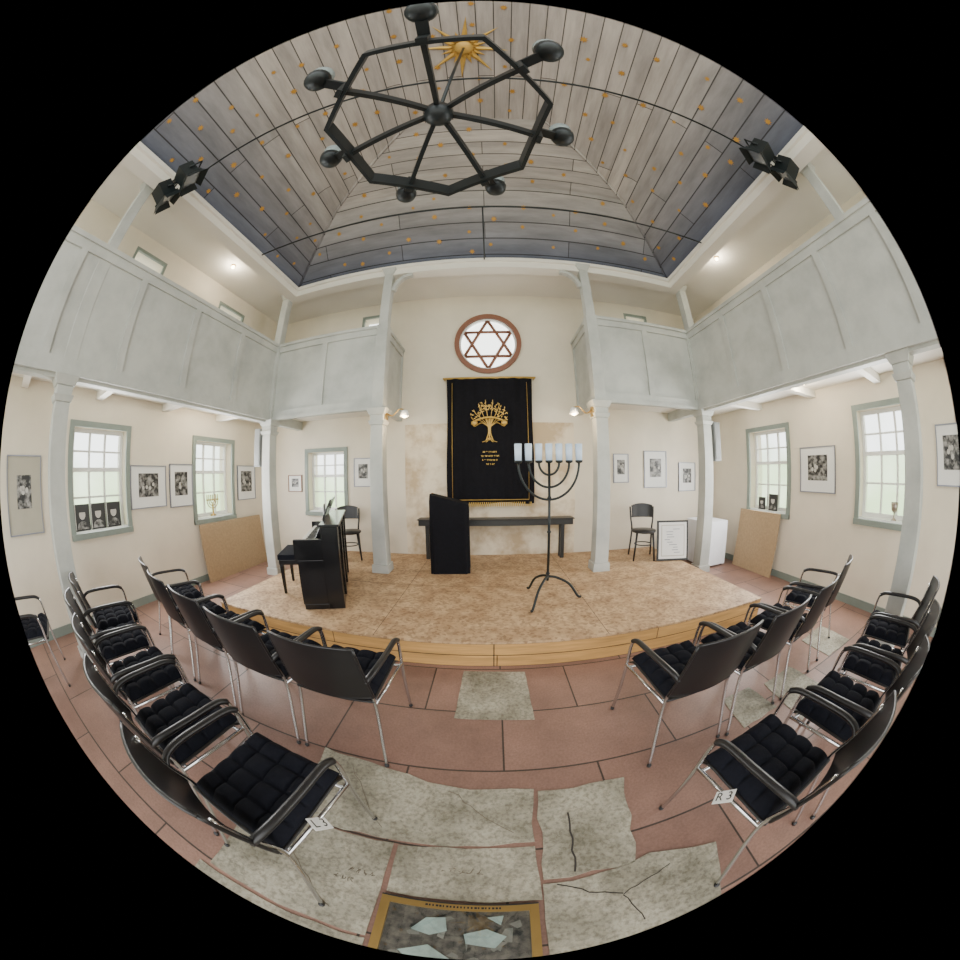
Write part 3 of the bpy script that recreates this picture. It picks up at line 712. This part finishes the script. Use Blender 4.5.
def lean(side,u0,u1,h,k,name,off):
    b=MB(); b.M=SIDE[side]; t=.02
    b.hexa([(u0,-off-t,0),(u1,-off-t,0),(u1,-off,0),(u0,-off,0)],[(u0,-t-.06,h),(u1,-t-.06,h),(u1,-.06,h),(u0,-.06,h)],k); b.obj(name)
lean('west',3.06,4.60,.90,'board','leaning_chipboard',.16)
lean('east',-4.05,-3.10,.98,'board','leaning_chipboard',.16)
b=MB()
def tc_(u,v):
    a=2*pi*u; c,s_=math.cos(a),math.sin(a); p=.22; k=1+.035*math.sin(a*14)*(1-v)
    return (.27*math.copysign(abs(c)**p,c)*k,.33*math.copysign(abs(s_)**p,s_)*k,.03+.75*v)
b.grid(tc_,96,8,'linen'); b.add([tc_(i/96,1) for i in range(96)],[tuple(range(96))],'linen')
for sx in (-1,1):
    for sy in (-1,1): b.taper((sx*.2,sy*.26),0,.7,.02,.02,'darkwood')
b.obj('cloth_covered_table',loc=(3.84,4.42,0))
b=MB(); w,h=.27,.62
def fr(x0,z0,x1,z1,y0,y1,k): b.box((x0,y0,z0),(x1,y1,z1),k,Matrix.Rotation(-.2,3,'X'))
fr(-w,0,w,h,0,.02,'fblack'); fr(-w+.03,.03,w-.03,h-.03,-.004,0,'paper')
fr(-w+.07,.07,w-.07,h-.07,-.006,-.004,'greymat'); fr(-w+.08,.08,w-.08,h-.08,-.007,-.006,'paper')
for i in range(10):
    xx=random.uniform(-.15,.02); fr(xx,.12+i*.04,xx+random.uniform(.08,.14),.13+i*.04,-.009,-.007,'falu')
b.obj('framed_document',loc=(2.80,4.0,ST+.006),rz=-.25)
b=MB(); b.box((-WX,YB,0),(-WX+.02,YN,.10),'gframe'); b.obj('baseboard_west')
b=MB(); b.box((WX-.02,YB,0),(WX,YN,.10),'gframe'); b.obj('baseboard_east')
b=MB(); b.box((-WX+.02,YN-.02,0),(-SXW-.02,YN,.10),'gframe'); b.box((SXW+.02,YN-.02,0),(WX-.02,YN,.10),'gframe'); b.obj('baseboard_north')
# ---------------------------------------------------------------- world + lights
w=bpy.data.worlds.new('World'); bpy.context.scene.world=w; w.use_nodes=True; nt=w.node_tree
bg=nt.nodes['Background']; tc=nt.nodes.new('ShaderNodeTexCoord'); s=nt.nodes.new('ShaderNodeSeparateXYZ')
nt.links.new(tc.outputs['Generated'],s.inputs[0])
r=nt.nodes.new('ShaderNodeValToRGB'); e=r.color_ramp.elements
mr=nt.nodes.new('ShaderNodeMapRange'); mr.inputs[1].default_value=-1; mr.inputs[2].default_value=1
nz=nt.nodes.new('ShaderNodeTexNoise'); nz.inputs['Scale'].default_value=9; nz.inputs['Detail'].default_value=6
nt.links.new(tc.outputs['Generated'],nz.inputs['Vector'])
ad=nt.nodes.new('ShaderNodeMath'); ad.operation='MULTIPLY_ADD'; ad.inputs[1].default_value=.25
nt.links.new(s.outputs[2],mr.inputs[0]); nt.links.new(nz.outputs['Fac'],ad.inputs[0]); nt.links.new(mr.outputs[0],ad.inputs[2])
nt.links.new(ad.outputs[0],r.inputs['Fac'])
e[0].position=.45; e[0].color=(.74,.72,.66,1); e[1].position=.66; e[1].color=(1,1,1,1)
x=e.new(.58); x.color=(.60,.72,.48,1)
nt.links.new(r.outputs['Color'],bg.inputs['Color']); bg.inputs['Strength'].default_value=3.9
def area(loc,rot,sx,sy,p,col=(1,1,1)):
    l=bpy.data.lights.new('daylight','AREA'); l.shape='RECTANGLE'; l.size=sx; l.size_y=sy; l.energy=p; l.color=col
    o=bpy.data.objects.new('daylight',l); bpy.context.collection.objects.link(o); o.location=loc; o.rotation_euler=rot
for (u,wd,a,c) in west[:2]: area((-WX+.0,u,(a+c)/2),(0,-pi/2,0),1.1,.7,60)
for (u,wd,a,c) in east[:2]: area((WX-.0,-u,(a+c)/2),(0,pi/2,0),1.1,.7,60)
for sg in (-1,1):
    l=bpy.data.lights.new('sconce_light','POINT'); l.energy=12; l.color=(1,.75,.45); l.shadow_soft_size=.05
    o=bpy.data.objects.new('sconce_light',l); bpy.context.collection.objects.link(o); o.location=(sg*1.13,3.85,2.33)
for p in ((-3.85,2.7,ZC-.14),(3.55,2.95,ZC-.14),(-3.85,3.0,ZW[0]+.0),(3.85,2.2,ZE[0]+.0)):
    l=bpy.data.lights.new('ceiling_lamp_light','POINT'); l.energy=13; l.color=(1,.88,.68); l.shadow_soft_size=.06
    o=bpy.data.objects.new('ceiling_lamp_light',l); bpy.context.collection.objects.link(o); o.location=p
# ---------------------------------------------------------------- camera
cd=bpy.data.cameras.new('Camera'); cam=bpy.data.objects.new('Camera',cd); bpy.context.collection.objects.link(cam)
cd.type='PANO'
def setp(k,v):
    for t_ in (cd,getattr(cd,'cycles',None)):
        try:
            setattr(t_,k,v); return True
        except Exception as ex: pass
    print('FAILED',k)
setp('panorama_type','FISHEYE_EQUIDISTANT'); setp('fisheye_fov',pi)
cam.matrix_world=Matrix.Translation((0,0,1.6))@Matrix.Rotation(math.radians(1.9),4,'Z')@Matrix.Rotation(math.radians(90-1.1),4,'X')@Matrix.Rotation(math.radians(-.7),4,'Z')
cd.clip_start=.02
bpy.context.scene.camera=cam
